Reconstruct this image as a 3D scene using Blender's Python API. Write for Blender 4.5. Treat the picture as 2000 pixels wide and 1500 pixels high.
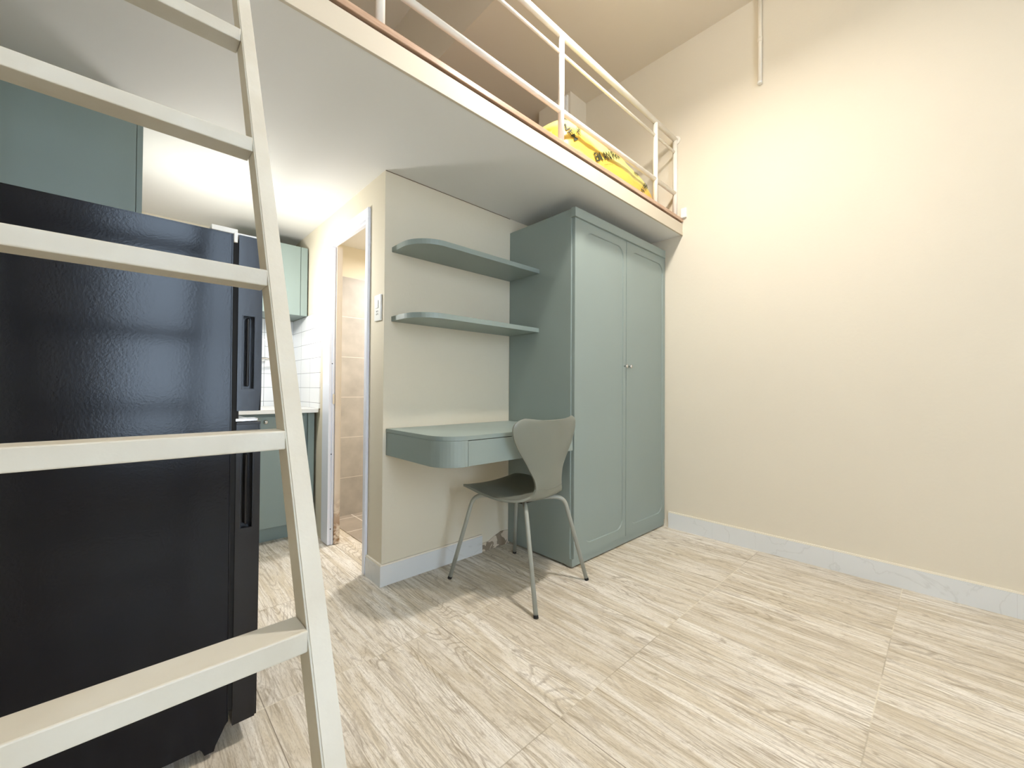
import bpy, bmesh, math, random
from mathutils import Vector, Matrix, noise
from mathutils.bvhtree import BVHTree
PI = math.pi
sc = bpy.context.scene
for o in list(bpy.data.objects):
    bpy.data.objects.remove(o)
COL = sc.collection

# ------------------------------------------------------------------ camera
cam_d = bpy.data.cameras.new('camera')
cam_d.sensor_fit = 'HORIZONTAL'; cam_d.sensor_width = 36; cam_d.lens = 14.4
cam_d.clip_start = 0.02; cam_d.clip_end = 60
cam = bpy.data.objects.new('camera', cam_d); COL.objects.link(cam)
FW = Vector((0.6841, 0.7293, 0.0124)).normalized()
RT = Vector((0.7292, -0.6842, 0.0069)); RT = (RT - FW * RT.dot(FW)).normalized()
UP = RT.cross(FW).normalized()
cam.matrix_world = Matrix(((RT.x, UP.x, -FW.x, 0), (RT.y, UP.y, -FW.y, 0), (RT.z, UP.z, -FW.z, 0.97), (0, 0, 0, 1)))
sc.camera = cam

# ------------------------------------------------------------------ world and lights
w = bpy.data.worlds.new('world'); sc.world = w; w.use_nodes = True
bgn = w.node_tree.nodes['Background']
bgn.inputs[0].default_value = (0.64, 0.80, 1.0, 1); bgn.inputs[1].default_value = 12.0
sc.view_settings.view_transform = 'Standard'; sc.view_settings.look = 'None'
sc.view_settings.gamma = 1; sc.view_settings.use_curve_mapping = False
sc.view_settings.exposure = 0.10

LAMP = (1.55, 0.77, 3.0)        # pendant lamp of the tall room
KLAMP = (0.35, 2.58, 1.64)      # lamp on the side of the tall kitchen unit
BLAMP = (1.75, 2.6, 2.02)       # bathroom lamp
def area(name, loc, size, power, color, rot=(0, 0, 0)):
    l = bpy.data.lights.new(name, 'AREA'); l.shape = 'DISK'; l.size = size
    l.energy = power; l.color = color
    o = bpy.data.objects.new(name, l); COL.objects.link(o); o.location = loc; o.rotation_euler = rot
    return o
def pointl(name, loc, r, power, color):
    l = bpy.data.lights.new(name, 'POINT'); l.shadow_soft_size = r; l.energy = power; l.color = color
    o = bpy.data.objects.new(name, l); COL.objects.link(o); o.location = loc
    return o
area('pendant_light', (LAMP[0], LAMP[1], LAMP[2] - 0.03), 0.17, 38, (1.0, 0.955, 0.89))
pointl('upper_room_fill', (LAMP[0], LAMP[1], LAMP[2] + 0.12), 0.09, 14, (1.0, 0.93, 0.82))  # added fill above the opaque shade, lifts the upper walls and ceiling
pointl('kitchen_light', KLAMP, 0.07, 8.0, (1.0, 0.985, 0.95))
area('partition_fill', (KLAMP[0] + 0.075, KLAMP[1], KLAMP[2] - 0.02), 0.10, 6.5, (1.0, 0.985, 0.95), (0, math.radians(-68), 0))  # added fill beside the kitchen lamp, aimed at the partition to brighten it
area('bathroom_light', (BLAMP[0], BLAMP[1], BLAMP[2] - 0.045), 0.2, 24, (1.0, 0.97, 0.94))

# ------------------------------------------------------------------ measures (metres)
XR, YD, YW, XW, XC, YL, ZL, HW = 2.811, 1.907, 1.391, 1.761, 0.919, 1.2665, 2.053, 1.961
ZLT = 2.165                     # top of the loft boards
YK = 3.41; XLFT = -0.62; YF = -2.3; ZC = 3.404; ZC2 = 4.07; XS1 = 1.64

# ------------------------------------------------------------------ materials
def lin(c):
    return tuple(((x / 255) / 12.92 if x / 255 <= 0.04045 else ((x / 255 + 0.055) / 1.055) ** 2.4) for x in c) + (1,)
class N:
    def __init__(s, name):
        s.m = bpy.data.materials.new(name); s.m.use_nodes = True; s.t = s.m.node_tree
        s.b = s.t.nodes['Principled BSDF']; s.out = s.t.nodes['Material Output']
    def n(s, typ, **k):
        nd = s.t.nodes.new(typ)
        for a, v in k.items():
            if a.startswith('i_'):
                key = a[2:].replace('_', ' ')
                nd.inputs[int(key) if key.isdigit() else key].default_value = v
            else: setattr(nd, a, v)
        return nd
    def l(s, a, b): s.t.links.new(a, b)
    def math(s, op, a, b=None, c=None):
        nd = s.t.nodes.new('ShaderNodeMath'); nd.operation = op
        for i, v in enumerate((a, b, c)):
            if v is None: continue
            if isinstance(v, (int, float)): nd.inputs[i].default_value = v
            else: s.l(v, nd.inputs[i])
        return nd.outputs[0]
    def mix(s, f, a, b):
        nd = s.t.nodes.new('ShaderNodeMix'); nd.data_type = 'RGBA'
        for i, v in ((0, f), (6, a), (7, b)):
            if isinstance(v, (int, float, tuple)): nd.inputs[i].default_value = v
            else: s.l(v, nd.inputs[i])
        return nd.outputs[2]
    def ramp(s, f, stops):
        nd = s.t.nodes.new('ShaderNodeValToRGB'); s.l(f, nd.inputs[0]); cr = nd.color_ramp
        while len(cr.elements) < len(stops): cr.elements.new(0.5)
        for e, (p, c) in zip(cr.elements, stops): e.position = p; e.color = c if isinstance(c, tuple) else (c, c, c, 1)
        return nd.outputs[0]
    def bump(s, h, st=0.2, d=0.01):
        nd = s.t.nodes.new('ShaderNodeBump'); nd.inputs['Strength'].default_value = st; nd.inputs['Distance'].default_value = d
        s.l(h, nd.inputs['Height']); s.l(nd.outputs[0], s.b.inputs['Normal'])
    def obj(s):
        return s.n('ShaderNodeTexCoord').outputs['Object']

def paint(name, rgb, rough=0.5, var=0.04, scale=3.0, bump=0.03, bscale=180, metal=0, coat=0, rgb2=None):
    k = N(name); co = k.obj()
    nz = k.n('ShaderNodeTexNoise', i_Scale=scale, i_Detail=4.0); k.l(co, nz.inputs['Vector'])
    c = lin(rgb); c2 = lin(rgb2) if rgb2 else tuple(x * (1 - var * 3) for x in c[:3]) + (1,)
    f = k.ramp(nz.outputs['Fac'], [(0.35, 0.0), (0.75, 1.0)])
    k.l(k.mix(f, c, c2), k.b.inputs['Base Color'])
    k.b.inputs['Roughness'].default_value = rough; k.b.inputs['Metallic'].default_value = metal
    k.b.inputs['Coat Weight'].default_value = coat
    if bump:
        n2 = k.n('ShaderNodeTexNoise', i_Scale=bscale, i_Detail=2.0); k.l(co, n2.inputs['Vector'])
        k.bump(n2.outputs['Fac'], bump, 0.004)
    return k.m

M = {}
M['wall'] = paint('wall_paint', (228, 218, 199), 0.75, 0.012, 1.3, 0.12, 60)
M['wall_low'] = paint('wall_paint_pale', (227, 217, 195), 0.72, 0.012, 1.3, 0.12, 60)
M['ceil'] = paint('ceiling_paint', (228, 217, 199), 0.85, 0.01, 1.0, 0.05, 60)
M['under'] = paint('loft_underside_paint', (234, 232, 227), 0.62, 0.01, 1.5, 0.04, 70)
M['fascia'] = paint('loft_fascia_paint', (208, 196, 175), 0.6, 0.012, 4, 0.05, 60)
M['caulk'] = paint('cream_caulk_paint', (242, 234, 218), 0.6, 0.012, 4, 0.05, 60)
M['seam'] = paint('brown_ceiling_seam', (120, 102, 82), 0.8, 0.02, 4, 0)
M['sage'] = paint('sage_lacquer', (143, 155, 149), 0.42, 0.01, 2, 0.02, 220)
M['sage_k'] = paint('kitchen_sage_lacquer', (138, 152, 146), 0.4, 0.01, 2, 0.02, 220)
M['chair'] = paint('chair_lacquer', (128, 130, 119), 0.33, 0.015, 6, 0.05, 320)
M['chairleg'] = paint('chair_leg_paint', (160, 163, 154), 0.35, 0.015, 6, 0.0)
M['rail'] = paint('railing_paint', (244, 238, 226), 0.35, 0.01, 6, 0.0)
M['ladder'] = paint('ladder_paint', (215, 210, 196), 0.5, 0.03, 9, 0.06, 120, rgb2=(203, 195, 177))
M['pvc'] = paint('door_frame_white', (236, 238, 246), 0.35, 0.005, 3, 0)
M['white'] = paint('white_plastic', (240, 240, 236), 0.3, 0.005, 3, 0)
M['black'] = paint('black_plastic', (20, 20, 24), 0.3, 0.02, 3, 0.05, 90)
M['rubber'] = paint('black_rubber', (16, 15, 14), 0.7, 0.02, 3, 0)
M['chrome'] = paint('chrome', (215, 215, 215), 0.12, 0.0, 3, 0, metal=1)
M['cream'] = paint('door_lining_wood', (226, 214, 196), 0.6, 0.03, 8, 0.1, 50)
M['counter'] = paint('counter_stone', (240, 238, 232), 0.2, 0.02, 12, 0)
M['dark'] = paint('dark_gap', (24, 26, 24), 0.8, 0.02, 3, 0)
M['ink'] = paint('printing_ink', (38, 44, 22), 0.6, 0.02, 3, 0)
M['metalgrey'] = paint('lamp_metal', (190, 190, 186), 0.4, 0.0, 3, 0, metal=0.6)

def fridge_mat():
    k = N('fridge_enamel'); co = k.obj()
    k.b.inputs['Base Color'].default_value = (0.0022, 0.003, 0.0062, 1)
    k.b.inputs['Roughness'].default_value = 0.17; k.b.inputs['Specular IOR Level'].default_value = 0.32
    n2 = k.n('ShaderNodeTexNoise', i_Scale=210.0, i_Detail=2.0); k.l(co, n2.inputs['Vector'])
    n3 = k.n('ShaderNodeTexNoise', i_Scale=5.0, i_Detail=1.0); k.l(co, n3.inputs['Vector'])
    k.bump(k.math('ADD', k.math('MULTIPLY', n2.outputs['Fac'], 0.22), k.math('MULTIPLY', n3.outputs['Fac'], 0.35)), 0.09, 0.006)
    return k.m
M['fridge'] = fridge_mat()
M['fridge_door'] = paint('fridge_door_plastic', (13, 13, 18), 0.22, 0.05, 4, 0.03, 60)

def wood_mat():
    k = N('loft_board_wood'); co = k.obj()
    mp = k.n('ShaderNodeMapping'); mp.inputs['Scale'].default_value = (3, 40, 40); k.l(co, mp.inputs[0])
    nz = k.n('ShaderNodeTexNoise', i_Scale=2.0, i_Detail=5.0); k.l(mp.outputs[0], nz.inputs['Vector'])
    k.l(k.ramp(nz.outputs['Fac'], [(0.3, lin((166, 130, 104))), (0.7, lin((200, 168, 142)))]), k.b.inputs['Base Color'])
    k.b.inputs['Roughness'].default_value = 0.35
    return k.m
M['wood'] = wood_mat()

def marble():
    k = N('marble_skirting'); co = k.obj()
    nz = k.n('ShaderNodeTexNoise', i_Scale=2.2, i_Detail=6.0, i_Distortion=1.2); k.l(co, nz.inputs['Vector'])
    v = k.math('ABSOLUTE', k.math('SUBTRACT', nz.outputs['Fac'], 0.5))
    f = k.ramp(v, [(0.0, 1.0), (0.010, 0.0)])
    sp = k.n('ShaderNodeSeparateXYZ'); k.l(co, sp.inputs[0])
    s = k.math('ADD', sp.outputs[0], sp.outputs[1])
    j = k.math('FRACT', k.math('DIVIDE', k.math('ADD', s, 10.0), 0.63))
    jm = k.math('LESS_THAN', j, 0.0035)
    c = k.mix(k.math('MULTIPLY', f, 0.2), lin((226, 227, 226)), lin((170, 168, 162)))
    c = k.mix(k.math('MULTIPLY', jm, 0.12), c, lin((150, 145, 138)))
    k.l(c, k.b.inputs['Base Color']); k.b.inputs['Roughness'].default_value = 0.22
    return k.m
M['marble'] = marble()

def floor_mat():
    k = N('wood_look_floor_tile'); co = k.obj()
    sp = k.n('ShaderNodeSeparateXYZ'); k.l(co, sp.inputs[0]); X, Y = sp.outputs[0], sp.outputs[1]
    T = 0.63
    tx = k.math('DIVIDE', k.math('SUBTRACT', X, 0.945 - 10 * T), T); ty = k.math('DIVIDE', k.math('SUBTRACT', Y, 0.160 - 10 * T), T)
    ix = k.math('FLOOR', tx); iy = k.math('FLOOR', ty); fx = k.math('FRACT', tx); fy = k.math('FRACT', ty)
    # printed planks across each tile
    P = 4.0
    wob = k.math('MULTIPLY', k.math('SINE', k.math('ADD', k.math('MULTIPLY', ix, 7.3), k.math('MULTIPLY', iy, 3.1))), 0.0)
    px = k.math('MULTIPLY', fx, P); ip = k.math('FLOOR', k.math('ADD', px, wob)); fp = k.math('FRACT', px)
    cid = k.n('ShaderNodeCombineXYZ'); k.l(ix, cid.inputs[0]); k.l(iy, cid.inputs[1]); k.l(ip, cid.inputs[2])
    wn = k.n('ShaderNodeTexWhiteNoise'); wn.noise_dimensions = '3D'; k.l(cid.outputs[0], wn.inputs['Vector'])
    off = wn.outputs['Value']
    # grain coordinates: long in Y, offset for each plank
    def grain(sx, sy, det, dist, seed, rough=0.6):
        c = k.n('ShaderNodeCombineXYZ')
        k.l(k.math('MULTIPLY', X, sx), c.inputs[0]); k.l(k.math('MULTIPLY', Y, sy), c.inputs[1])
        k.l(k.math('ADD', k.math('MULTIPLY', off, 37.0), seed), c.inputs[2])
        n = k.n('ShaderNodeTexNoise', i_Scale=1.0, i_Detail=det, i_Distortion=dist, i_Roughness=rough); k.l(c.outputs[0], n.inputs['Vector'])
        return n.outputs['Fac']
    g1 = grain(115, 4.6, 6.0, 1.0, 0, 0.70)          # fine streaks
    g2 = grain(16, 1.5, 4.0, 1.2, 5)          # broad colour drift
    g3 = grain(520, 70, 3.0, 0.2, 9, 0.7)          # hair-fine pores
    field = grain(6.0, 1.1, 1.2, 0.35, 14, 0.4)       # cathedral rings out of a smooth field
    field2 = k.math('ADD', field, k.math('MULTIPLY', k.math('ADD', X, off), 0.9))
    rings = k.math('SINE', k.math('ADD', k.math('MULTIPLY', field2, 190.0), k.math('MULTIPLY', g1, 5.0)))
    rl = k.ramp(rings, [(0.45, 0.0), (1.0, 1.0)])
    knot = k.ramp(grain(18, 6.0, 5.0, 1.8, 22, 0.65), [(0.56, 0.0), (0.70, 1.0)])
    ringmask = k.ramp(grain(6.5, 1.7, 2.0, 0.8, 30), [(0.47, 0.0), (0.60, 1.0)])
    streak = k.ramp(g1, [(0.49, 0.0), (0.60, 1.0)])
    light, mid, dark = lin((244, 237, 226)), lin((219, 207, 186)), lin((140, 122, 98))
    c = k.mix(k.ramp(g2, [(0.40, 0.0), (0.60, 1.0)]), light, mid)
    c = k.mix(k.math('MULTIPLY', streak, 0.6), c, lin((160, 145, 120)))
    c = k.mix(k.math('MULTIPLY', k.math('MULTIPLY', rl, ringmask), 0.55), c, dark)
    c = k.mix(k.math('MULTIPLY', knot, 0.6), c, dark)
    c = k.mix(k.math('MULTIPLY', k.ramp(g3, [(0.52, 0.0), (0.64, 1.0)]), 0.45), c, lin((158, 142, 118)))
    hl = k.ramp(grain(80, 5, 4.0, 1.2, 41), [(0.58, 0.0), (0.72, 1.0)])
    c = k.mix(k.math('MULTIPLY', hl, 0.55), c, lin((242, 236, 222)))
    # plank tone, printed plank lines, tile joints
    tone = k.math('MULTIPLY', off, 0.24)
    c = k.mix(tone, c, lin((178, 162, 136)))
    def edge(f, wd, n=1.0):
        e = k.math('MINIMUM', f, k.math('SUBTRACT', 1.0, f))
        return k.math('LESS_THAN', e, wd)
    pl = k.math('MULTIPLY', edge(fp, 0.008), 0.28)
    c = k.mix(pl, c, lin((150, 134, 110)))
    jl = k.math('MULTIPLY', edge(fx, 0.0019), 0.75); c = k.mix(jl, c, lin((112, 98, 78)))
    jy = edge(fy, 0.0030)
    nj = k.n('ShaderNodeTexNoise', i_Scale=3.0); k.l(co, nj.inputs['Vector'])
    jc = k.mix(k.ramp(nj.outputs['Fac'], [(0.42, 0.0), (0.58, 1.0)]), lin((150, 136, 112)), lin((232, 222, 200)))
    c = k.mix(k.math('MULTIPLY', jy, 0.5), c, jc)
    k.l(c, k.b.inputs['Base Color'])
    k.b.inputs['Roughness'].default_value = 0.46
    h = k.math('ADD', k.math('MULTIPLY', g1, 0.5), k.math('MULTIPLY', g3, 0.4))
    k.bump(h, 0.12, 0.003)
    return k.m
M['floor'] = floor_mat()

def tile_mat(name, axes, size, org, rgb, grout, gw, rough=0.15, var=0.0, hrule=None):
    k = N(name); co = k.obj(); sp = k.n('ShaderNodeSeparateXYZ'); k.l(co, sp.inputs[0])
    A = sp.outputs[axes[0]]; B = sp.outputs[axes[1]]
    fa = k.math('FRACT', k.math('DIVIDE', k.math('SUBTRACT', A, org[0] - 20 * size[0]), size[0]))
    fb = k.math('FRACT', k.math('DIVIDE', k.math('SUBTRACT', B, org[1] - 20 * size[1]), size[1]))
    def e(f, s):
        return k.math('LESS_THAN', k.math('MINIMUM', f, k.math('SUBTRACT', 1.0, f)), gw / s)
    m = k.math('MAXIMUM', e(fa, size[0]), e(fb, size[1]))
    nz = k.n('ShaderNodeTexNoise', i_Scale=9.0, i_Detail=5.0); k.l(co, nz.inputs['Vector'])
    base = k.mix(k.ramp(nz.outputs['Fac'], [(0.3, 0.0), (0.75, 1.0)]), lin(rgb), lin(tuple(x * (1 - var) for x in rgb)))
    k.l(k.mix(m, base, lin(grout)), k.b.inputs['Base Color'])
    k.b.inputs['Roughness'].default_value = rough
    return k.m
M['tile_k_x'] = tile_mat('white_kitchen_tile_side', (1, 2), (0.2, 0.1), (3.20, 0.87), (244, 245, 246), (120, 122, 120), 0.0012)
M['tile_k_y'] = tile_mat('white_kitchen_tile_back', (0, 2), (0.2, 0.1), (0.72, 0.87), (244, 245, 246), (120, 122, 120), 0.0012)
M['tile_b'] = tile_mat('grey_bathroom_wall_tile', (0, 2), (0.61, 0.305), (1.75, 0.595), (184, 178, 170), (212, 205, 195), 0.0022, 0.4, 0.12)
M['tile_bf'] = tile_mat('grey_bathroom_floor_tile', (0, 1), (0.3, 0.3), (1.26, 3.06), (172, 160, 146), (222, 214, 202), 0.004, 0.45, 0.1)

def damage_mat():
    k = N('bare_patched_plaster'); co = k.obj()
    nz = k.n('ShaderNodeTexNoise', i_Scale=17.0, i_Detail=2.0, i_Distortion=0.8); k.l(co, nz.inputs['Vector'])
    f = k.ramp(nz.outputs['Fac'], [(0.50, 0.0), (0.53, 1.0)])
    k.l(k.mix(f, lin((214, 198, 176)), lin((146, 130, 110))), k.b.inputs['Base Color']); k.b.inputs['Roughness'].default_value = 0.9
    k.bump(nz.outputs['Fac'], 0.5, 0.01)
    return k.m
M['damage'] = damage_mat()

def rot_mat():
    k = N('door_lining_worn_wood'); co = k.obj()
    sp = k.n('ShaderNodeSeparateXYZ'); k.l(co, sp.inputs[0])
    nz = k.n('ShaderNodeTexNoise', i_Scale=26.0, i_Detail=4.0, i_Distortion=0.6); k.l(co, nz.inputs['Vector'])
    m = k.math('MULTIPLY', k.ramp(sp.outputs[2], [(0.05, 1.0), (0.32, 0.0)]), k.ramp(nz.outputs['Fac'], [(0.42, 0.0), (0.56, 1.0)]))
    k.l(k.mix(m, lin((230, 216, 198)), lin((150, 112, 74))), k.b.inputs['Base Color']); k.b.inputs['Roughness'].default_value = 0.7
    k.bump(nz.outputs['Fac'], 0.3, 0.004)
    return k.m
M['rot'] = rot_mat()

def bag_mat():
    k = N('yellow_plastic_wrap'); co = k.obj()
    sp = k.n('ShaderNodeSeparateXYZ'); k.l(co, sp.inputs[0])
    nz = k.n('ShaderNodeTexNoise', i_Scale=4.5, i_Detail=3.0, i_Distortion=0.6); k.l(co, nz.inputs['Vector'])
    # deeper yellow on the band where the sheet sits tight on what it wraps
    d = k.math('ABSOLUTE', k.math('SUBTRACT', sp.outputs[2], k.math('ADD', k.math('MULTIPLY', sp.outputs[0], -0.11), 2.485)))
    d = k.math('ADD', d, k.math('MULTIPLY', nz.outputs['Fac'], 0.05))
    f = k.ramp(d, [(0.075, 1.0), (0.100, 0.0)])
    k.l(k.mix(f, lin((226, 214, 128)), lin((224, 182, 74))), k.b.inputs['Base Color'])
    k.b.inputs['Roughness'].default_value = 0.38
    k.bump(nz.outputs['Fac'], 0.35, 0.02)
    return k.m
M['bag'] = bag_mat()

def emit_mat(name, rgb, s):
    k = N(name); k.b.inputs['Base Color'].default_value = lin(rgb); k.b.inputs['Emission Color'].default_value = lin(rgb)
    k.b.inputs['Emission Strength'].default_value = s
    return k.m
M['glow'] = emit_mat('lamp_diffuser', (255, 246, 228), 3.0)
M['glass'] = N('window_glass').m
def glass():
    k = N('window_pane_glass')
    tr = k.n('ShaderNodeBsdfTransparent'); gl = k.n('ShaderNodeBsdfGlossy'); gl.inputs['Roughness'].default_value = 0.02
    mx = k.n('ShaderNodeMixShader'); mx.inputs[0].default_value = 0.08
    k.l(tr.outputs[0], mx.inputs[1]); k.l(gl.outputs[0], mx.inputs[2]); k.l(mx.outputs[0], k.out.inputs[0])
    return k.m
M['glass'] = glass()

# ------------------------------------------------------------------ mesh helpers
def box(bm, x0, x1, y0, y1, z0, z1, bev=0.0, seg=2):
    vs = [bm.verts.new((x, y, z)) for x in (x0, x1) for y in (y0, y1) for z in (z0, z1)]
    F = [(0, 1, 3, 2), (4, 6, 7, 5), (0, 4, 5, 1), (2, 3, 7, 6), (0, 2, 6, 4), (1, 5, 7, 3)]
    fs = [bm.faces.new([vs[i] for i in f]) for f in F]
    if bev > 0:
        es = list({e for f in fs for e in f.edges})
        bmesh.ops.bevel(bm, geom=es, offset=bev, segments=seg, affect='EDGES', profile=0.5)
def prism(bm, pts, z0, z1, bev=0.0):
    """extrude an XY outline"""
    a = [bm.verts.new((x, y, z0)) for x, y in pts]; b = [bm.verts.new((x, y, z1)) for x, y in pts]
    n = len(pts)
    fs = [bm.faces.new(a[::-1]), bm.faces.new(b)]
    for i in range(n):
        bm.faces.new((a[i], a[(i + 1) % n], b[(i + 1) % n], b[i]))
    if bev > 0:
        es = [e for f in fs for e in f.edges]
        bmesh.ops.bevel(bm, geom=es, offset=bev, segments=2, affect='EDGES')
def tube(bm, path, r, seg=14, cap=True):
    path = [Vector(p) for p in path]; rings = []
    up = None
    for i, p in enumerate(path):
        t = (path[min(i + 1, len(path) - 1)] - path[max(i - 1, 0)]).normalized()
        if up is None:
            up = Vector((0, 0, 1)) if abs(t.z) < 0.9 else Vector((1, 0, 0))
        s = t.cross(up).normalized(); up = s.cross(t).normalized()
        rr = r[i] if isinstance(r, (list, tuple)) else r
        rings.append([bm.verts.new(p + (s * math.cos(a) + up * math.sin(a)) * rr) for a in [2 * PI * j / seg for j in range(seg)]])
    for a, b in zip(rings, rings[1:]):
        for j in range(seg):
            bm.faces.new((a[j], a[(j + 1) % seg], b[(j + 1) % seg], b[j])).smooth = True
    if cap:
        bm.faces.new(rings[0][::-1]); bm.faces.new(rings[-1])
def fillet(pts, r, n=6):
    """round the corners of a polyline"""
    pts = [Vector(p) for p in pts]; out = [pts[0]]
    for a, b, c in zip(pts, pts[1:], pts[2:]):
        d1 = (a - b).normalized(); d2 = (c - b).normalized()
        rr = min(r, (a - b).length * .49, (c - b).length * .49)
        p1 = b + d1 * rr; p2 = b + d2 * rr
        for i in range(n + 1):
            t = i / n
            out.append(p1 * (1 - t) ** 2 + b * 2 * t * (1 - t) + p2 * t ** 2)
    out.append(pts[-1]); return out
def lathe(bm, prof, seg=24, M4=None):
    rings = []
    for r, z in prof:
        rings.append([bm.verts.new((r * math.cos(2 * PI * j / seg), r * math.sin(2 * PI * j / seg), z)) for j in range(seg)])
    for a, b in zip(rings, rings[1:]):
        for j in range(seg): bm.faces.new((a[j], a[(j + 1) % seg], b[(j + 1) % seg], b[j])).smooth = True
    bm.faces.new(rings[0][::-1]); bm.faces.new(rings[-1])
    if M4: bmesh.ops.transform(bm, matrix=M4, verts=[v for rg in rings for v in rg])
def mesh_obj(name, fn, mat, parent=None, smooth=False, inv=True):
    bm = bmesh.new(); fn(bm)
    bmesh.ops.recalc_face_normals(bm, faces=bm.faces)
    me = bpy.data.meshes.new(name); bm.to_mesh(me); bm.free()
    mats = mat if isinstance(mat, (list, tuple)) else [mat]
    for m in mats: me.materials.append(m)
    if smooth:
        for p in me.polygons: p.use_smooth = True
    o = bpy.data.objects.new(name, me); COL.objects.link(o)
    if parent:
        o.parent = parent
        if inv:
            q = parent; T = Matrix()
            while q: T = q.matrix_basis.copy() @ T; q = q.parent
            me.transform(T.inverted())
    return o
def tag(o, label=None, cat=None, group=None, kind=None):
    if label: o['label'] = label
    if cat: o['category'] = cat
    if group: o['group'] = group
    if kind: o['kind'] = kind
    return o
def thing(name, loc, label, cat, group=None, rz=0):
    o = bpy.data.objects.new(name, None); COL.objects.link(o); o.location = loc; o.rotation_euler = (0, 0, rz)
    o.empty_display_size = 0.1
    return tag(o, label, cat, group)
def B(*a, **k): return lambda bm: box(bm, *a, **k)
def struct(name, fn, mat): return tag(mesh_obj(name, fn, mat), kind='structure')

# ------------------------------------------------------------------ the room shell
TH = 0.12; TP = 0.055
struct('floor', B(XLFT - TH, XR + TH, YF - TH, YK + TH, -0.08, 0), M['floor'])
struct('wall_right', B(XR, XR + TH, YF - TH, YK + TH, 0, ZC2 + .1), M['wall'])
struct('wall_left', B(XLFT - TH, XLFT, YF - TH, YK + TH, 0, ZC2 + .1), M['wall'])
struct('wall_kitchen', B(XLFT, XR, YK, YK + TH, 0, ZC2 + .1), M['wall_low'])
struct('wall_back', B(XC + TP, XR, YD, YD + 0.12, 0, ZL), M['wall_low'])
# partition with the bathroom door opening (y 2.17 .. 2.70, z < 1.90)
DY0, DY1, DZ = 2.095, 2.665, 1.90
def wd(bm):
    box(bm, XC, XC + TP, YD, DY0, 0, ZL)
    box(bm, XC, XC + TP, DY1, YK, 0, ZL)
    box(bm, XC, XC + TP, DY0, DY1, DZ, ZL)
struct('wall_partition', wd, M['wall_low'])
# front wall with the window opening that shows in the side of the fridge
WX0, WX1, WZ0, WZ1 = -0.12, 0.90, 0.45, 3.0
def wf(bm):
    box(bm, XLFT, WX0, YF - TH, YF, 0, ZC2 + .1); box(bm, WX1, XR, YF - TH, YF, 0, ZC2 + .1)
    box(bm, WX0, WX1, YF - TH, YF, 0, WZ0); box(bm, WX0, WX1, YF - TH, YF, WZ1, ZC2 + .1)
struct('wall_front', wf, M['wall'])
def winf(bm):
    t = 0.045
    for z in (WZ0, 1.55, WZ1 - t): box(bm, WX0, WX1, YF - 0.08, YF - 0.03, z, z + t)
    for x in (WX0, 0.46, WX1 - t): box(bm, x, x + t, YF - 0.085, YF - 0.025, WZ0, WZ1)
win = struct('window_1', winf, M['white'])
mesh_obj('glass_pane', B(WX0 + .02, WX1 - .02, YF - 0.058, YF - 0.052, WZ0 + .02, WZ1 - .02), M['glass'], win)
# ceilings: low soffit at the right, higher ceiling at the left
struct('ceiling', B(XS1, XR, YF, YK, ZC, ZC2 + .1), M['ceil'])
struct('ceiling_high', B(XLFT, XS1, YF, YK, ZC2, ZC2 + .1), M['ceil'])
# boxed pillar in the back corner of the loft
struct('wall_pillar', B(XR - 0.21, XR, 2.10, 2.45, ZLT, ZC), M['wall'])
# bathroom behind the partition
struct('wall_bathroom', B(XC + TP, XR, 3.13, 3.22, 0, 1.815), M['tile_b'])
struct('wall_bathroom_upper', B(XC + TP, XR, 3.14, 3.22, 1.815, ZL), M['wall_low'])
struct('floor_bathroom', B(1.085 - 0.004, XR, YD + 0.12, 3.13, 0, 0.004), M['tile_bf'])
# wall tiles of the kitchen
struct('trim_1', B(XC - 0.008, XC, 2.81, YK, 0.835, 1.47), M['tile_k_x'])
struct('trim_2', B(XLFT, XC - 0.008, YK - 0.008, YK, 0.835, 1.47), M['tile_k_y'])
# skirtings
struct('baseboard_right', B(XR - 0.012, XR, YF, YW - 0.03, 0, 0.1045), M['marble'])
struct('trim_3', B(XR - 0.010, XR, YF, YW - 0.03, 0.105, 0.113), M['caulk'])
def bb(bm):
    prism(bm, [(XC - 0.012, YD - 0.012), (1.546, YD - 0.012), (1.546, YD), (XC, YD), (XC, 2.069), (XC - 0.012, 2.069)], 0, 0.098)
struct('baseboard_back', bb, M['marble'])
def bbt(bm):
    prism(bm, [(XC - 0.010, YD - 0.010), (1.546, YD - 0.010), (1.546, YD), (XC, YD), (XC, 2.069), (XC - 0.010, 2.069)], 0.098, 0.106)
struct('trim_4', bbt, M['caulk'])
struct('trim_6', B(XC + 0.001, XW, YD - 0.0018, YD, ZL - 0.0030, ZL - 0.0002), M['seam'])
def dmg(bm):
    pts = [(1.547, 0), (1.758, 0), (1.758, .085), (1.70, .088), (1.67, .078), (1.64, .07), (1.60, .052), (1.547, .05)]
    a = [bm.verts.new((x, YD - 0.004, z)) for x, z in pts]; b = [bm.verts.new((x, YD, z)) for x, z in pts]
    bm.faces.new(a); bm.faces.new(b[::-1])
    for i in range(len(pts)): bm.faces.new((a[i], b[i], b[(i + 1) % len(pts)], a[(i + 1) % len(pts)]))
struct('trim_5', dmg, M['damage'])

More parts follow.
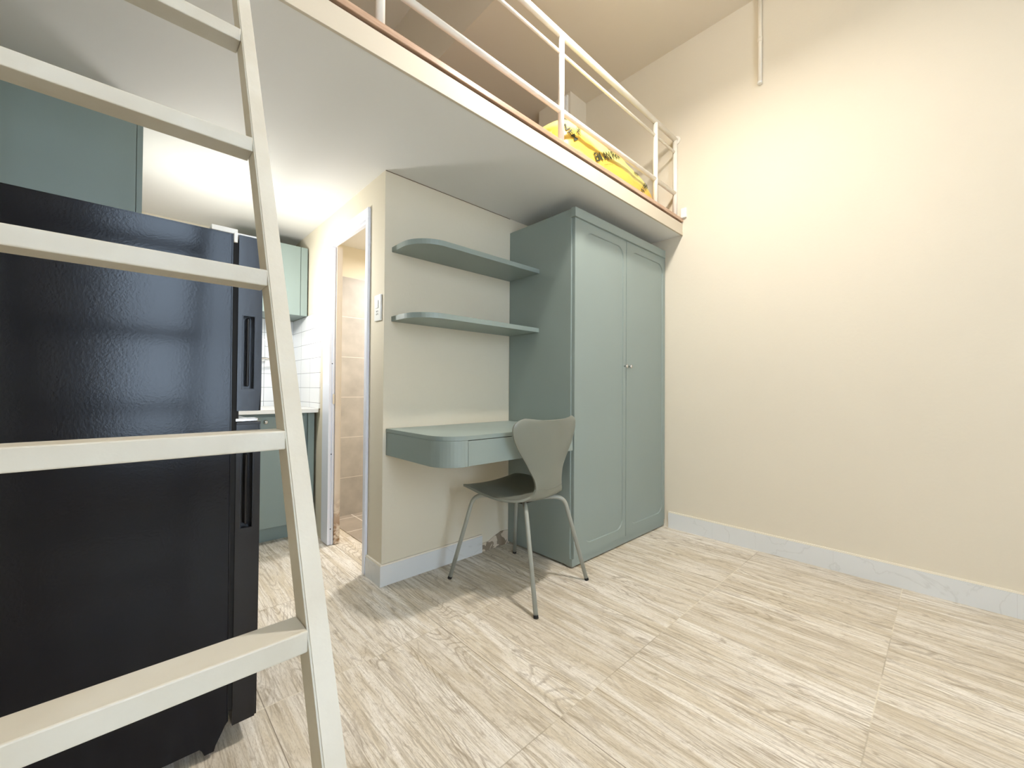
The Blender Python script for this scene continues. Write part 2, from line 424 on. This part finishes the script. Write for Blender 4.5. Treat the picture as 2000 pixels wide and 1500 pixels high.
# ------------------------------------------------------------------ door frame of the bathroom
def door_frame():
    def ff(bm):
        zt = DZ - 0.04
        for y0, y1 in ((2.61, 2.722), (2.070, 2.100)):
            box(bm, XC - 0.016, XC - 0.0005, y0, y1, 0.004, zt, 0.002)
        box(bm, XC - 0.016, XC - 0.0005, 2.070, 2.722, zt, DZ + 0.018, 0.002)
        box(bm, XC, XC + 0.020, 2.612, DY1, 0.004, DZ - .05); box(bm, XC, XC + 0.020, DY0, 2.100, 0.004, DZ - .05)
        box(bm, XC, XC + 0.020, DY0, DY1, DZ - 0.05, DZ)
        box(bm, XC + 0.006, XC + 0.012, 2.604, 2.612, 0.004, DZ - .06)
    d = tag(mesh_obj('door_1', ff, M['pvc']), kind='structure')
    mesh_obj('door_lining', lambda bm: (box(bm, XC + 0.021, XC + TP, 2.600, DY1, 0.006, DZ - .05), box(bm, XC + 0.021, XC + TP, DY0, 2.105, 0.006, DZ - .05)), M['rot'], d)
    mesh_obj('strike_plate', B(XC + 0.004, XC + 0.016, 2.6015, 2.6035, 0.87, 0.93), M['chrome'], d)
    for z in (0.10, 0.56, 1.12):
        mesh_obj('screw_head', lambda bm, z=z: lathe(bm, [(0.0035, 0), (0.0035, 0.0015)], 10, Matrix.Translation((XC + 0.003, 2.6115, z)) @ Matrix.Rotation(PI / 2, 4, 'X')), M['dark'], d)
door_frame()

# ------------------------------------------------------------------ loft platform and its railing
lf = thing('loft_platform', (1.1, YL, ZL), 'long cream loft platform spanning the room above the wardrobe, with grey underside', 'loft')
mesh_obj('underside_panel', B(XLFT, XR, YL + 0.010, YK, ZL, ZL + 0.02), M['under'], lf)
mesh_obj('fascia_beam', B(XLFT, XR, YL, YL + 0.06, ZL + 0.0205, 2.132, 0.001), M['fascia'], lf)
mesh_obj('bottom_lip', B(XLFT, XR, YL - 0.002, YL + 0.0095, ZL - 0.002, ZL + 0.0200, 0.001), M['fascia'], lf)
def deck(bm): box(bm, XLFT, XR, YL + 0.02, YK, 2.132, 2.150)
mesh_obj('deck_shadow_gap', deck, M['dark'], lf)
mesh_obj('floorboard_edge', B(XLFT, XR, YL - 0.006, YK, 2.142, ZLT, 0.002), M['wood'], lf)

YR = YL + 0.045
rl = thing('loft_railing', (1.7, YR, ZLT), 'white tubular steel railing along the edge of the loft', 'railing')
for x in (0.607, 1.552, 2.508, 2.79):
    mesh_obj('post', lambda bm, x=x: tube(bm, [(x, YR, ZLT), (x, YR, 2.725)], 0.0155, 16), M['rail'], rl)
for z, r, nm in ((2.735, 0.0165, 'top_rail'), (2.642, 0.008, 'middle_rail'), (2.352, 0.0135, 'bottom_rail')):
    mesh_obj(nm, lambda bm, z=z, r=r: tube(bm, [(0.60, YR, z), (XR - (0.0 if r > 0.016 else 0.02), YR, z)], r, 16), M['rail'], rl)
mesh_obj('wall_flange', lambda bm: lathe(bm, [(0.030, 0), (0.030, 0.006), (0.02, 0.008)], 20, Matrix.Translation((XR - 0.008, YR, 2.735)) @ Matrix.Rotation(PI / 2, 4, 'Y')), M['rail'], rl)
tag(mesh_obj('cable_trunking', B(XR - 0.018, XR, YL - 0.03, YL + 0.006, 2.168, 2.235, 0.003), M['white']),
    'small white plastic trunking piece on the wall beside the loft corner', 'cable cover')

# ------------------------------------------------------------------ wrapped bundle on the loft
def bag_fn(bm):
    x0, x1, z0 = 1.60, 2.62, ZLT
    nu, nv = 110, 44
    rows = []
    for i in range(nu + 1):
        t = i / nu; x = x0 + (x1 - x0) * t
        end = max(0.0, 1 - abs(2 * t - 1) ** 7) ** 0.5
        hgt = 0.305 - 0.040 * t - 0.050 * max(0, t - .62) / .38
        hgt *= (0.35 + 0.65 * end); dep = 0.17 * (0.5 + 0.5 * end); yc = 1.515
        row = []
        for j in range(nv):
            a = 2 * PI * j / nv; ca, sa = math.cos(a), math.sin(a); e = 0.55
            yy = math.copysign(abs(ca) ** e, ca) * dep; zz = math.copysign(abs(sa) ** e, sa) * hgt * .5
            # the near side leans back towards the top
            yy += (zz / (hgt * .5)) * (0.030 if ca < 0 else 0.0)
            p = Vector((x, yc + yy, z0 + hgt * .5 + zz))
            n = noise.noise(Vector((x * 5, yy * 7, zz * 9))) * 0.012 + noise.noise(Vector((x * 14 + zz * 30, yy * 9, zz * 6))) * 0.005
            p += Vector((0, ca, sa)) * n; p.z = max(p.z, z0 + 0.001)
            row.append(bm.verts.new(p))
        rows.append(row)
    for a, b in zip(rows, rows[1:]):
        for j in range(nv): bm.faces.new((a[j], a[(j + 1) % nv], b[(j + 1) % nv], b[j])).smooth = True
    bm.faces.new(rows[0]); bm.faces.new(rows[-1][::-1])
bag = tag(mesh_obj('wrapped_bundle', bag_fn, M['bag']), 'long bundle wrapped in printed yellow plastic lying behind the loft railing', 'bundle')
def bag_tail(bm):
    ring0 = [(1.63, 1.40, ZLT + .005), (1.63, 1.64, ZLT + .005), (1.64, 1.62, ZLT + .18), (1.64, 1.42, ZLT + .20)]
    ring1 = [(1.52, 1.44, ZLT + .002), (1.52, 1.56, ZLT + .002), (1.53, 1.55, ZLT + .07), (1.53, 1.45, ZLT + .085)]
    a = [bm.verts.new(p) for p in ring0]; b = [bm.verts.new(p) for p in ring1]
    bm.faces.new(a); bm.faces.new(b[::-1])
    for i in range(4): bm.faces.new((a[i], b[i], b[(i + 1) % 4], a[(i + 1) % 4]))
    bmesh.ops.subdivide_edges(bm, edges=bm.edges, cuts=4, use_grid_fill=True)
    for v in bm.verts:
        v.co += Vector((noise.noise(v.co * 19) * .012, noise.noise(v.co * 23 + Vector((3, 0, 0))) * .012, 0)); v.co.z = max(v.co.z, ZLT + 0.002)
mesh_obj('gathered_end', bag_tail, M['bag'], bag, smooth=True)

FONT = None
def bag_text(txt, x, z, size, ang, shear=0.0, dash=False):
    cu = bpy.data.curves.new('t', 'FONT'); cu.body = txt; cu.size = size; cu.shear = shear; cu.offset = size * 0.018
    cu.resolution_u = 3
    o = bpy.data.objects.new('t', cu); COL.objects.link(o)
    dg = bpy.context.evaluated_depsgraph_get(); me = bpy.data.meshes.new_from_object(o.evaluated_get(dg))
    bpy.data.objects.remove(o)
    bm = bmesh.new(); bm.from_mesh(me); bpy.data.meshes.remove(me)
    bmesh.ops.subdivide_edges(bm, edges=[e for e in bm.edges if e.calc_length() > size * .25], cuts=2)
    src = bmesh.new(); src.from_mesh(bag.data); tr = BVHTree.FromBMesh(src)
    ca, sa = math.cos(ang), math.sin(ang)
    for v in bm.verts:
        px = x + v.co.x * ca - v.co.y * sa; pz = z + v.co.x * sa + v.co.y * ca
        hit = tr.ray_cast(Vector((px, 1.2, pz)), Vector((0, 1, 0)))
        v.co = (px, (hit[0].y if hit[0] else 1.46) - 0.006, pz)
    src.free()
    m2 = bpy.data.meshes.new('printed_text'); bm.to_mesh(m2); bm.free(); m2.materials.append(M['ink'])
    t = bpy.data.objects.new('printed_text', m2); COL.objects.link(t); t.parent = bag
    return t
bag_text('EM AN PHA', 1.872, 2.232, 0.068, 0.46, 0.0)
bag_text('......... .... ....', 1.945, 2.238, 0.028, 0.44)
bag_text('PHA', 1.755, 2.325, 0.042, 1.3, 0.2)
bag_text('NEM', 1.640, 2.36, 0.050, -0.95)
bag_text('N PHA', 2.375, 2.215, 0.052, 0.72, 0.2)
bag_text('PHA', 2.330, 2.335, 0.034, 0.3, 0.2)

# ------------------------------------------------------------------ wardrobe
wr = thing('wardrobe', (XW + 0.5, YW + 0.25, 0), 'tall sage green wardrobe with two round-cornered panel doors', 'wardrobe')
XE = XR - 0.004
mesh_obj('carcass', lambda bm: (box(bm, XW, XE, YW + 0.020, YD - 0.002, 0.012, HW, 0.0015)), M['sage'], wr)
mesh_obj('cornice', B(XW - 0.004, XE - 0.02, YW - 0.012, YW + 0.02, 1.912, HW + 0.003, 0.0015), M['sage'], wr)
mesh_obj('plinth', B(XW + 0.002, XE, YW + 0.006, YW + 0.05, 0.008, 0.050, 0.001), M['sage'], wr)
def rrect(x0, x1, z0, z1, r, n=8):
    pts = []
    for cx, cz, a0 in ((x1 - r, z1 - r, 0), (x0 + r, z1 - r, PI / 2), (x0 + r, z0 + r, PI), (x1 - r, z0 + r, 3 * PI / 2)):
        for i in range(n + 1):
            a = a0 + PI / 2 * i / n; pts.append((cx + r * math.cos(a), cz + r * math.sin(a)))
    return pts
def door_fn(x0, x1, z0, z1, px0, px1, pz0, pz1):
    def fn(bm):
        y = YW; dpt = 0.006; r = 0.065
        inner = rrect(px0, px1, pz0, pz1, r); inn2 = rrect(px0 + .003, px1 - .003, pz0 + .003, pz1 - .003, r - .003)
        vi = [bm.verts.new((a, y, b)) for a, b in inner]; vj = [bm.verts.new((a, y + dpt, b)) for a, b in inn2]
        n = len(vi)
        for i in range(n): bm.faces.new((vi[i], vi[(i + 1) % n], vj[(i + 1) % n], vj[i]))
        bm.faces.new(vj)
        # outer frame: connect each quarter of the inner outline to its corner
        out = [(x1, z1), (x0, z1), (x0, z0), (x1, z0)]
        vo = [bm.verts.new((a, y, b)) for a, b in out]
        q = n // 4
        for c in range(4):
            seg = vi[c * q:(c + 1) * q]
            for a, b in zip(seg, seg[1:]): bm.faces.new((vo[c], a, b))
            bm.faces.new((vo[c], seg[-1], vi[((c + 1) * q) % n], vo[(c + 1) % 4]))
        vb = [bm.verts.new((a, y + 0.019, b)) for a, b in out]
        for c in range(4): bm.faces.new((vo[c], vb[c], vb[(c + 1) % 4], vo[(c + 1) % 4]))
        bm.faces.new(vb)
        bmesh.ops.bevel(bm, geom=[e for e in bm.edges if e.verts[0] in vo and e.verts[1] in vo], offset=0.0015, segments=2, affect='EDGES')
    return fn
def knob_fn(x, z, y):
    def fn(bm):
        lathe(bm, [(0.0045, 0), (0.0045, 0.012), (0.010, 0.015), (0.0125, 0.020), (0.011, 0.025), (0.004, 0.027)], 18,
              Matrix.Translation((x, y, z)) @ Matrix.Rotation(PI / 2, 4, 'X'))
    return fn
for (x0, x1, px0, px1, kx) in ((XW + 0.009, 2.288, 1.862, 2.258, 2.268), (2.292, XE, 2.345, 2.772, 2.318)):
    d = mesh_obj('door', door_fn(x0, x1, 0.052, 1.925, px0, px1, 0.108, 1.862), M['sage'], wr)
    kb = mesh_obj('knob', knob_fn(kx, 1.118, YW + 0.001), M['chrome'], d); kb['label'] = 'small round chrome knob'

# ------------------------------------------------------------------ floating desk
dk = thing('desk', (1.35, 1.7, 0.64), 'wall-hung sage green desk with a rounded corner and one drawer', 'desk')
def corner_outline(x0, x1, y0, y1, r, n=12):
    pts = [(x1, y0), (x1, y1), (x0, y1)]
    for i in range(n + 1):
        a = PI + PI / 2 * i / n; pts.append((x0 + r + r * math.cos(a), y0 + r + r * math.sin(a)))
    return pts
DX0, DX1 = 0.934, XW - 0.002
mesh_obj('desk_top', lambda bm: prism(bm, corner_outline(DX0, DX1, YW, YD - 0.002, 0.13), 0.752, 0.770, 0.0012), M['sage'], dk)
def body(bm):
    # apron with an opening for the drawer between x 1.052 and 1.70
    prism(bm, corner_outline(DX0 + .001, 1.052, YW + 0.001, YD - 0.002, 0.119), 0.640, 0.751)
    box(bm, 1.052, DX1, YW + 0.022, YD - 0.002, 0.640, 0.751)
    box(bm, 1.70, DX1, YW + 0.001, YW + 0.022, 0.640, 0.751)
mesh_obj('apron', body, M['sage'], dk)
mesh_obj('drawer', B(1.055, 1.697, YW, YW + 0.021, 0.641, 0.7485, 0.001), M['sage'], dk)

# ------------------------------------------------------------------ two wall shelves
for z0, z1, lab in ((1.652, 1.677, 'upper sage green wall shelf with a rounded end above the desk'), (1.304, 1.329, 'lower sage green wall shelf with a rounded end above the desk')):
    tag(mesh_obj('wall_shelf', lambda bm, z0=z0, z1=z1: prism(bm, corner_outline(0.957, XW - 0.001, 1.648, YD - 0.001, 0.15), z0, z1, 0.001), M['sage']),
        lab, 'shelf', 'rounded wall shelves above the desk')

# ------------------------------------------------------------------ chair
CH = Vector((1.462, 1.49, 0)); CA = math.radians(3.5)
ch = thing('chair', CH, 'grey green bentwood-style chair with a waisted backrest, standing at the desk', 'chair', rz=CA)
def cinv(p): return Matrix.Rotation(-CA, 3, 'Z') @ (Vector(p) - CH)
PROF = [  # y, z, half width
    (.232, .452, .165), (.226, .462, .188), (.19, .467, .203), (.13, .464, .214), (.06, .456, .219), (-.01, .447, .214), (-.07, .441, .198),
    (-.118, .441, .170), (-.152, .449, .137), (-.173, .466, .110), (-.184, .496, .098), (-.189, .535, .100), (-.192, .58, .118),
    (-.197, .625, .146), (-.202, .672, .181), (-.207, .72, .213), (-.211, .76, .231), (-.214, .79, .236), (-.216, .812, .228), (-.217, .826, .205), (-.218, .832, .175)]
def catmull(P, n):
    out = []
    for i in range(len(P) - 1):
        p0, p1, p2, p3 = P[max(i - 1, 0)], P[i], P[i + 1], P[min(i + 2, len(P) - 1)]
        for k_ in range(n):
            t = k_ / n
            out.append(tuple(0.5 * (2 * b + (c - a) * t + (2 * a - 5 * b + 4 * c - d) * t * t + (3 * b - a - 3 * c + d) * t ** 3) for a, b, c, d in zip(p0, p1, p2, p3)))
    out.append(P[-1]); return out
SP = catmull(PROF, 3)
def shell_part(i0, i1):
    def fn(bm):
        nv = 24; rows = []
        for i in range(i0, i1 + 1):
            y, z, hw = SP[i]
            back = min(1, max(0, (z - .47) / .12)) if y < -.12 else 0
            seat = 1 - back
            topk = max(0.0, (z - .80) / .032)
            row = []
            for j in range(nv + 1):
                v = -1 + 2 * j / nv
                yy = y + back * 0.050 * v * v * (hw / .236); zz = z + seat * 0.014 * v * v + 0.010 * v * v * topk - 0.006 * topk
                row.append(bm.verts.new((hw * v, yy, zz)))
            rows.append(row)
        for a, b in zip(rows, rows[1:]):
            for j in range(nv): bm.faces.new((a[j], a[j + 1], b[j + 1], b[j])).smooth = True
    return fn
SPLIT = 10 * 3
def shell(name, i0, i1):
    o = mesh_obj(name, shell_part(i0, i1), M['chair'], ch, inv=False)
    md = o.modifiers.new('s', 'SOLIDIFY'); md.thickness = 0.012; md.offset = 0
    b = o.modifiers.new('b', 'BEVEL'); b.width = 0.003; b.segments = 2; b.limit_method = 'ANGLE'; b.angle_limit = math.radians(50)
    return o
shell('seat', 0, SPLIT); shell('backrest', SPLIT, len(SP) - 1)
zl = .424
legs = [((1.273, 1.198, 0), (1.345, 1.335, zl)), ((1.718, 1.265, 0), (1.630, 1.345, zl)), ((1.212, 1.748, 0), (1.292, 1.655, zl + .006)), ((1.683, 1.762, 0), (1.610, 1.670, zl + .006))]
for base, bend in legs:
    b = cinv(base); k2 = cinv(bend); inner = Vector((math.copysign(0.030, k2.x), math.copysign(0.045, k2.y), zl))
    foot = b + (k2 - b).normalized() * 0.010
    lg = mesh_obj('leg', lambda bm, f=foot, k2=k2, inner=inner: tube(bm, fillet([f, k2, inner], 0.05, 8), 0.0102, 14), M['chairleg'], ch, inv=False)
    ft = mesh_obj('foot_cap', lambda bm, b=b, f=foot: tube(bm, [b + Vector((0, 0, .001)), f + (f - b) * .3], 0.0108, 14), M['rubber'], lg, inv=False); ft['label'] = 'black rubber foot cap'
mesh_obj('mounting_plate', lambda bm: box(bm, -.075, .075, -.085, .085, zl - .008, zl + .009, .003), M['rubber'], ch, inv=False)

# ------------------------------------------------------------------ ladder
ld = thing('ladder', (-0.03, 0.235, 0), 'cream painted steel ladder leaning against the loft in the left foreground', 'ladder')
SL = 1 / 2.17
def fy(z): return 0.682 + (z - 0.97) * SL           # front plane of the ladder
def rail(x0, x1):
    def fn(bm):
        z0, z1, d = 0.0, 2.132, 0.049
        vs = []
        for x in (x0, x1):
            for (y, z) in ((fy(z0), z0), (fy(z0) + d, z0), (fy(z1) + d, z1), (fy(z1), z1)): vs.append(bm.verts.new((x, y, z)))
        a, b = vs[:4], vs[4:]
        bm.faces.new(a[::-1]); bm.faces.new(b)
        for i in range(4): bm.faces.new((a[i], a[(i + 1) % 4], b[(i + 1) % 4], b[i]))
        bmesh.ops.bevel(bm, geom=list(bm.edges), offset=0.0022, segments=2, affect='EDGES')
    return fn
for x0, x1 in ((0.166, 0.192), (-0.256, -0.230)):
    mesh_obj('side_rail', rail(x0, x1), M['ladder'], ld)
for zt in (0.20, 0.435, 0.671, 0.908, 1.1635, 1.4405, 1.735, 2.02):
    y = fy(zt) - 0.004
    mesh_obj('rung', B(-0.230, 0.166, y, y + 0.047, zt - 0.0265, zt, 0.002), M['ladder'], ld)

# ------------------------------------------------------------------ fridge
fr = thing('fridge', (-0.1, 1.62, 0), 'glossy black two-door fridge behind the ladder', 'fridge')
FY0, FY1 = 1.322, 1.93
def fbody(bm):
    # outline in XZ with a stepped foot at the front, extruded along Y
    o = [(-0.50, 0.04), (0.150, 0.04), (0.158, 0.012), (0.178, 0.012), (0.190, 0.055), (0.2085, 0.075), (0.2035, 1.386), (-0.50, 1.386)]
    a = [bm.verts.new((x, FY0, z)) for x, z in o]; b = [bm.verts.new((x, FY1, z)) for x, z in o]
    bm.faces.new(a); bm.faces.new(b[::-1])
    for i in range(len(o)): bm.faces.new((a[i], b[i], b[(i + 1) % len(o)], a[(i + 1) % len(o)]))
    bmesh.ops.bevel(bm, geom=[e for e in bm.edges if abs((e.verts[0].co - e.verts[1].co).z) > .5 or abs((e.verts[0].co - e.verts[1].co).y) < .01], offset=0.004, segments=3, affect='EDGES')
mesh_obj('body', fbody, M['fridge'], fr)
mesh_obj('door_gasket', B(0.200, 0.222, FY0 + 0.006, FY1 - 0.006, 0.10, 1.372), M['rubber'], fr)
def fdoor(z0, z1, gz0, gz1):
    def fn(bm):
        x0, x1, yb = 0.2165, 0.274, FY1
        # recessed grip pocket in the edge of the door that faces the camera
        gx0, gx1 = 0.2285, 0.2555
        XS = [x0, gx0, gx1, x1]; ZS = [z0, gz0, gz1, z1]
        g = [[bm.verts.new((x, FY0, z)) for z in ZS] for x in XS]
        for i in range(3):
            for j in range(3):
                if i == 1 and j == 1: continue
                bm.faces.new((g[i][j], g[i + 1][j], g[i + 1][j + 1], g[i][j + 1]))
        rim = [g[1][1], g[2][1], g[2][2], g[1][2]]; dp = [bm.verts.new((v.co.x, FY0 + 0.030, v.co.z)) for v in rim]
        for i in range(4): bm.faces.new((rim[i], rim[(i + 1) % 4], dp[(i + 1) % 4], dp[i]))
        bm.faces.new(dp)
        per = [g[0][0], g[1][0], g[2][0], g[3][0], g[3][1], g[3][2], g[3][3], g[2][3], g[1][3], g[0][3], g[0][2], g[0][1]]
        bk = [bm.verts.new((v.co.x, yb, v.co.z)) for v in per]
        for i in range(len(per)): bm.faces.new((per[i], bk[i], bk[(i + 1) % len(per)], per[(i + 1) % len(per)]))
        bm.faces.new(bk)
        bmesh.ops.bevel(bm, geom=[e for e in bm.edges if abs(e.verts[0].co.x - x1) < 1e-5 and abs(e.verts[1].co.x - x1) < 1e-5 and e.verts[0].co.y < FY0 + .01 and e.verts[1].co.y < FY0 + .01], offset=0.006, segments=3, affect='EDGES')
    return fn
for z0, z1, g0, g1, rim in ((0.905, 1.386, 0.966, 1.166, 1), (0.060, 0.868, 0.585, 0.790, 1)):
    d = mesh_obj('door', fdoor(z0, z1, g0, g1), M['fridge_door'], fr)
    mesh_obj('grip', lambda bm, g0=g0, g1=g1: box(bm, 0.2385, 0.2455, FY0 + 0.006, FY0 + 0.03, g0 + .006, g1 - .004, 0.003), M['fridge_door'], d)
    def rimf(bm, g0=g0, g1=g1):
        for a, b, c, e in ((0.2265, 0.2285, g0, g1), (0.2555, 0.2575, g0, g1), (0.2265, 0.2575, g0 - .002, g0), (0.2265, 0.2575, g1, g1 + .002)):
            box(bm, a, b, FY0 - 0.0012, FY0 + 0.004, c, e)
    mesh_obj('grip_rim', rimf, M['black'], d)
mesh_obj('middle_hinge', lambda bm: box(bm, 0.215, 0.268, FY0 + 0.004, FY0 + 0.05, 0.876, 0.884, 0.001), M['chrome'], fr)
mesh_obj('lower_door_cap', B(0.2165, 0.274, FY0, FY1, 0.868, 0.875, 0.001), M['black'], fr)
hc = mesh_obj('hinge_cover', lambda bm: (box(bm, 0.155, 0.2135, FY0 + 0.002, FY0 + 0.07, 1.386, 1.400, 0.0015),
                                 box(bm, 0.2045, 0.2135, FY0 + 0.000, FY0 + 0.03, 1.363, 1.390, 0.0015)), M['white'], fr)
hc['label'] = 'white hinge cover'
cp = mesh_obj('door_cap', B(0.172, 0.274, FY0 + 0.05, FY1, 1.4005, 1.406, 0.0008), M['white'], fr); cp['label'] = 'white top strip'

# ------------------------------------------------------------------ tall unit beside the fridge
tu = thing('tall_cabinet', (-0.3, 2.45, 0), 'dark sage green tall cabinet standing behind the fridge up to the loft', 'cabinet')
mesh_obj('carcass', B(XLFT + .01, 0.012, 2.15, 2.78, 0.005, ZL - 0.004), M['sage_k'], tu)
mesh_obj('door', B(0.0135, 0.031, 2.15, 2.78, 0.06, ZL - 0.006, 0.001), M['sage_k'], tu)

# ------------------------------------------------------------------ kitchen run on the far wall
kb = thing('base_cabinet', (0.2, 3.1, 0), 'sage green kitchen base cabinet under the white worktop', 'cabinet')
mesh_obj('carcass', B(XLFT + .01, 0.905, 2.890, YK - 0.01, 0.10, 0.808), M['sage_k'], kb)
mesh_obj('toe_kick', B(XLFT + .01, 0.905, 2.945, 2.965, 0.0, 0.10), M['sage_k'], kb)
for x0, x1, kx in ((-0.30, 0.10, None), (0.104, 0.482, None), (0.486, 0.845, 0.618)):
    d = mesh_obj('door', B(x0, x1, 2.870, 2.889, 0.102, 0.788, 0.001), M['sage_k'], kb)
    if kx: mesh_obj('knob', knob_fn(kx, 0.757, 2.871), M['chrome'], d)['label'] = 'small chrome knob'
mesh_obj('filler_panel', B(0.865, 0.903, 2.870, 2.889, 0.0, 0.806, 0.001), M['sage_k'], kb)
tag(mesh_obj('worktop', B(XLFT + .005, XC - 0.009, 2.812, YK - 0.009, 0.809, 0.835, 0.002), M['counter']), 'narrow white stone worktop on the kitchen base cabinet', 'worktop')
ku = thing('wall_cabinet', (0.68, 3.24, 1.47), 'pale sage green wall cabinet above the white kitchen tiles', 'cabinet')
mesh_obj('carcass', B(0.470, XC - 0.010, 3.090, YK - 0.009, 1.472, 1.945), M['sage_k'], ku)
for x0, x1 in ((0.471, 0.8635), (0.8665, XC - 0.0105)):
    mesh_obj('door', B(x0, x1, 3.070, 3.089, 1.469, 1.945, 0.001), M['sage_k'], ku)
fa = thing('faucet', (0.79, 3.30, 0.835), 'slim chrome gooseneck faucet on the worktop by the white tiles', 'faucet')
mesh_obj('base', lambda bm: lathe(bm, [(0.026, 0), (0.026, 0.006), (0.018, 0.012), (0.016, 0.05), (0.012, 0.056)], 20, Matrix.Translation((0.79, 3.30, 0.835))), M['chrome'], fa)
def goose(bm):
    pts = [(0.79, 3.30, 0.88), (0.79, 3.30, 1.10)] + [(0.70 + 0.09 * math.cos(a), 3.30, 1.10 + 0.075 * math.sin(a)) for a in [PI * i / 14 for i in range(15)]] + [(0.61, 3.30, 1.05)]
    tube(bm, pts, 0.0085, 14)
mesh_obj('spout', goose, M['chrome'], fa)
mesh_obj('handle', lambda bm: (tube(bm, [(0.79, 3.30, 0.885), (0.765, 3.265, 0.90), (0.75, 3.245, 0.925)], [0.010, 0.007, 0.005], 12)), M['chrome'], fa)
so = thing('power_socket', (0.69, YK - 0.01, 1.24), 'white electrical socket box on the tiles above the worktop', 'socket')
mesh_obj('cover', B(0.655, 0.715, YK - 0.045, YK - 0.0085, 1.16, 1.32, 0.004), M['white'], so)
for x in (0.675, 0.690):
    for z in (1.20, 1.26): mesh_obj('socket_hole', B(x, x + 0.004, YK - 0.0465, YK - 0.044, z, z + 0.012), M['dark'], so)

# ------------------------------------------------------------------ light switch on the partition
sw = thing('light_switch', (XC, 1.965, 1.375), 'white light switch with a socket on the wall beside the door', 'switch')
mesh_obj('plate', B(XC - 0.009, XC - 0.0005, 1.930, 2.000, 1.308, 1.440, 0.003), M['white'], sw)
mesh_obj('rocker', B(XC - 0.0125, XC - 0.009, 1.952, 1.980, 1.372, 1.412, 0.001), M['white'], sw)
for y in (1.957, 1.971):
    for z in (1.338, 1.352): mesh_obj('socket_hole', B(XC - 0.0097, XC - 0.0088, y, y + 0.0035, z, z + 0.008), M['dark'], sw)

# ------------------------------------------------------------------ upstairs: panel box, cable, drop pipe
eb = thing('electrical_panel', (2.60, 2.25, 3.1), 'pale electrical panel box high on the loft pillar', 'electrical panel')
mesh_obj('box', B(2.585, 2.601, 2.12, 2.20, 2.98, 3.38, 0.003), M['white'], eb)
mesh_obj('cover', B(2.579, 2.585, 2.13, 2.19, 3.00, 3.36, 0.002), M['white'], eb)
pp = thing('conduit_pipe', (XR - 0.016, 0.782, 2.85), 'thin beige conduit pipe running down the right wall from the ceiling', 'pipe')
mesh_obj('pipe', lambda bm: tube(bm, [(XR - 0.016, 0.782, 2.858), (XR - 0.016, 0.782, ZC)], 0.0115, 14), M['caulk'], pp)
mesh_obj('coupling', lambda bm: tube(bm, [(XR - 0.016, 0.782, 3.105), (XR - 0.016, 0.782, 3.132)], 0.0145, 14), M['caulk'], pp)
mesh_obj('end_cap', lambda bm: tube(bm, [(XR - 0.016, 0.782, 2.848), (XR - 0.016, 0.782, 2.862)], 0.0130, 14), M['white'], pp)

# ------------------------------------------------------------------ lamps
pl = thing('pendant_lamp', LAMP, 'round white pendant lamp hanging over the room', 'lamp')
mesh_obj('shade', lambda bm: lathe(bm, [(0.11, -0.02), (0.112, -0.005), (0.10, 0.02), (0.03, 0.035)], 32, Matrix.Translation(LAMP)), M['white'], pl)
mesh_obj('diffuser', lambda bm: lathe(bm, [(0.10, -0.024), (0.10, -0.0205)], 32, Matrix.Translation(LAMP)), M['glow'], pl)
mesh_obj('cord', lambda bm: tube(bm, [(LAMP[0], LAMP[1], LAMP[2] + .035), (LAMP[0], LAMP[1], ZC2)], 0.004, 8), M['white'], pl)
kl = thing('wall_lamp', (0.031, 2.58, 1.72), 'small lamp on an arm at the side of the tall kitchen cabinet', 'lamp')
mesh_obj('arm', lambda bm: tube(bm, [(0.032, 2.58, 1.55), (0.20, 2.58, 1.55), (0.35, 2.58, 1.555)], 0.006, 10), M['metalgrey'], kl)
mesh_obj('lamp_holder', lambda bm: lathe(bm, [(0.018, -0.09), (0.02, -0.075)], 16, Matrix.Translation(KLAMP)), M['white'], kl)
bl = thing('bathroom_ceiling_lamp', (BLAMP[0], BLAMP[1], ZL), 'round white bathroom ceiling lamp', 'lamp')
mesh_obj('base', lambda bm: lathe(bm, [(0.11, ZL - 0.03), (0.12, ZL - 0.001)], 28, Matrix.Translation((BLAMP[0], BLAMP[1], 0))), M['white'], bl)
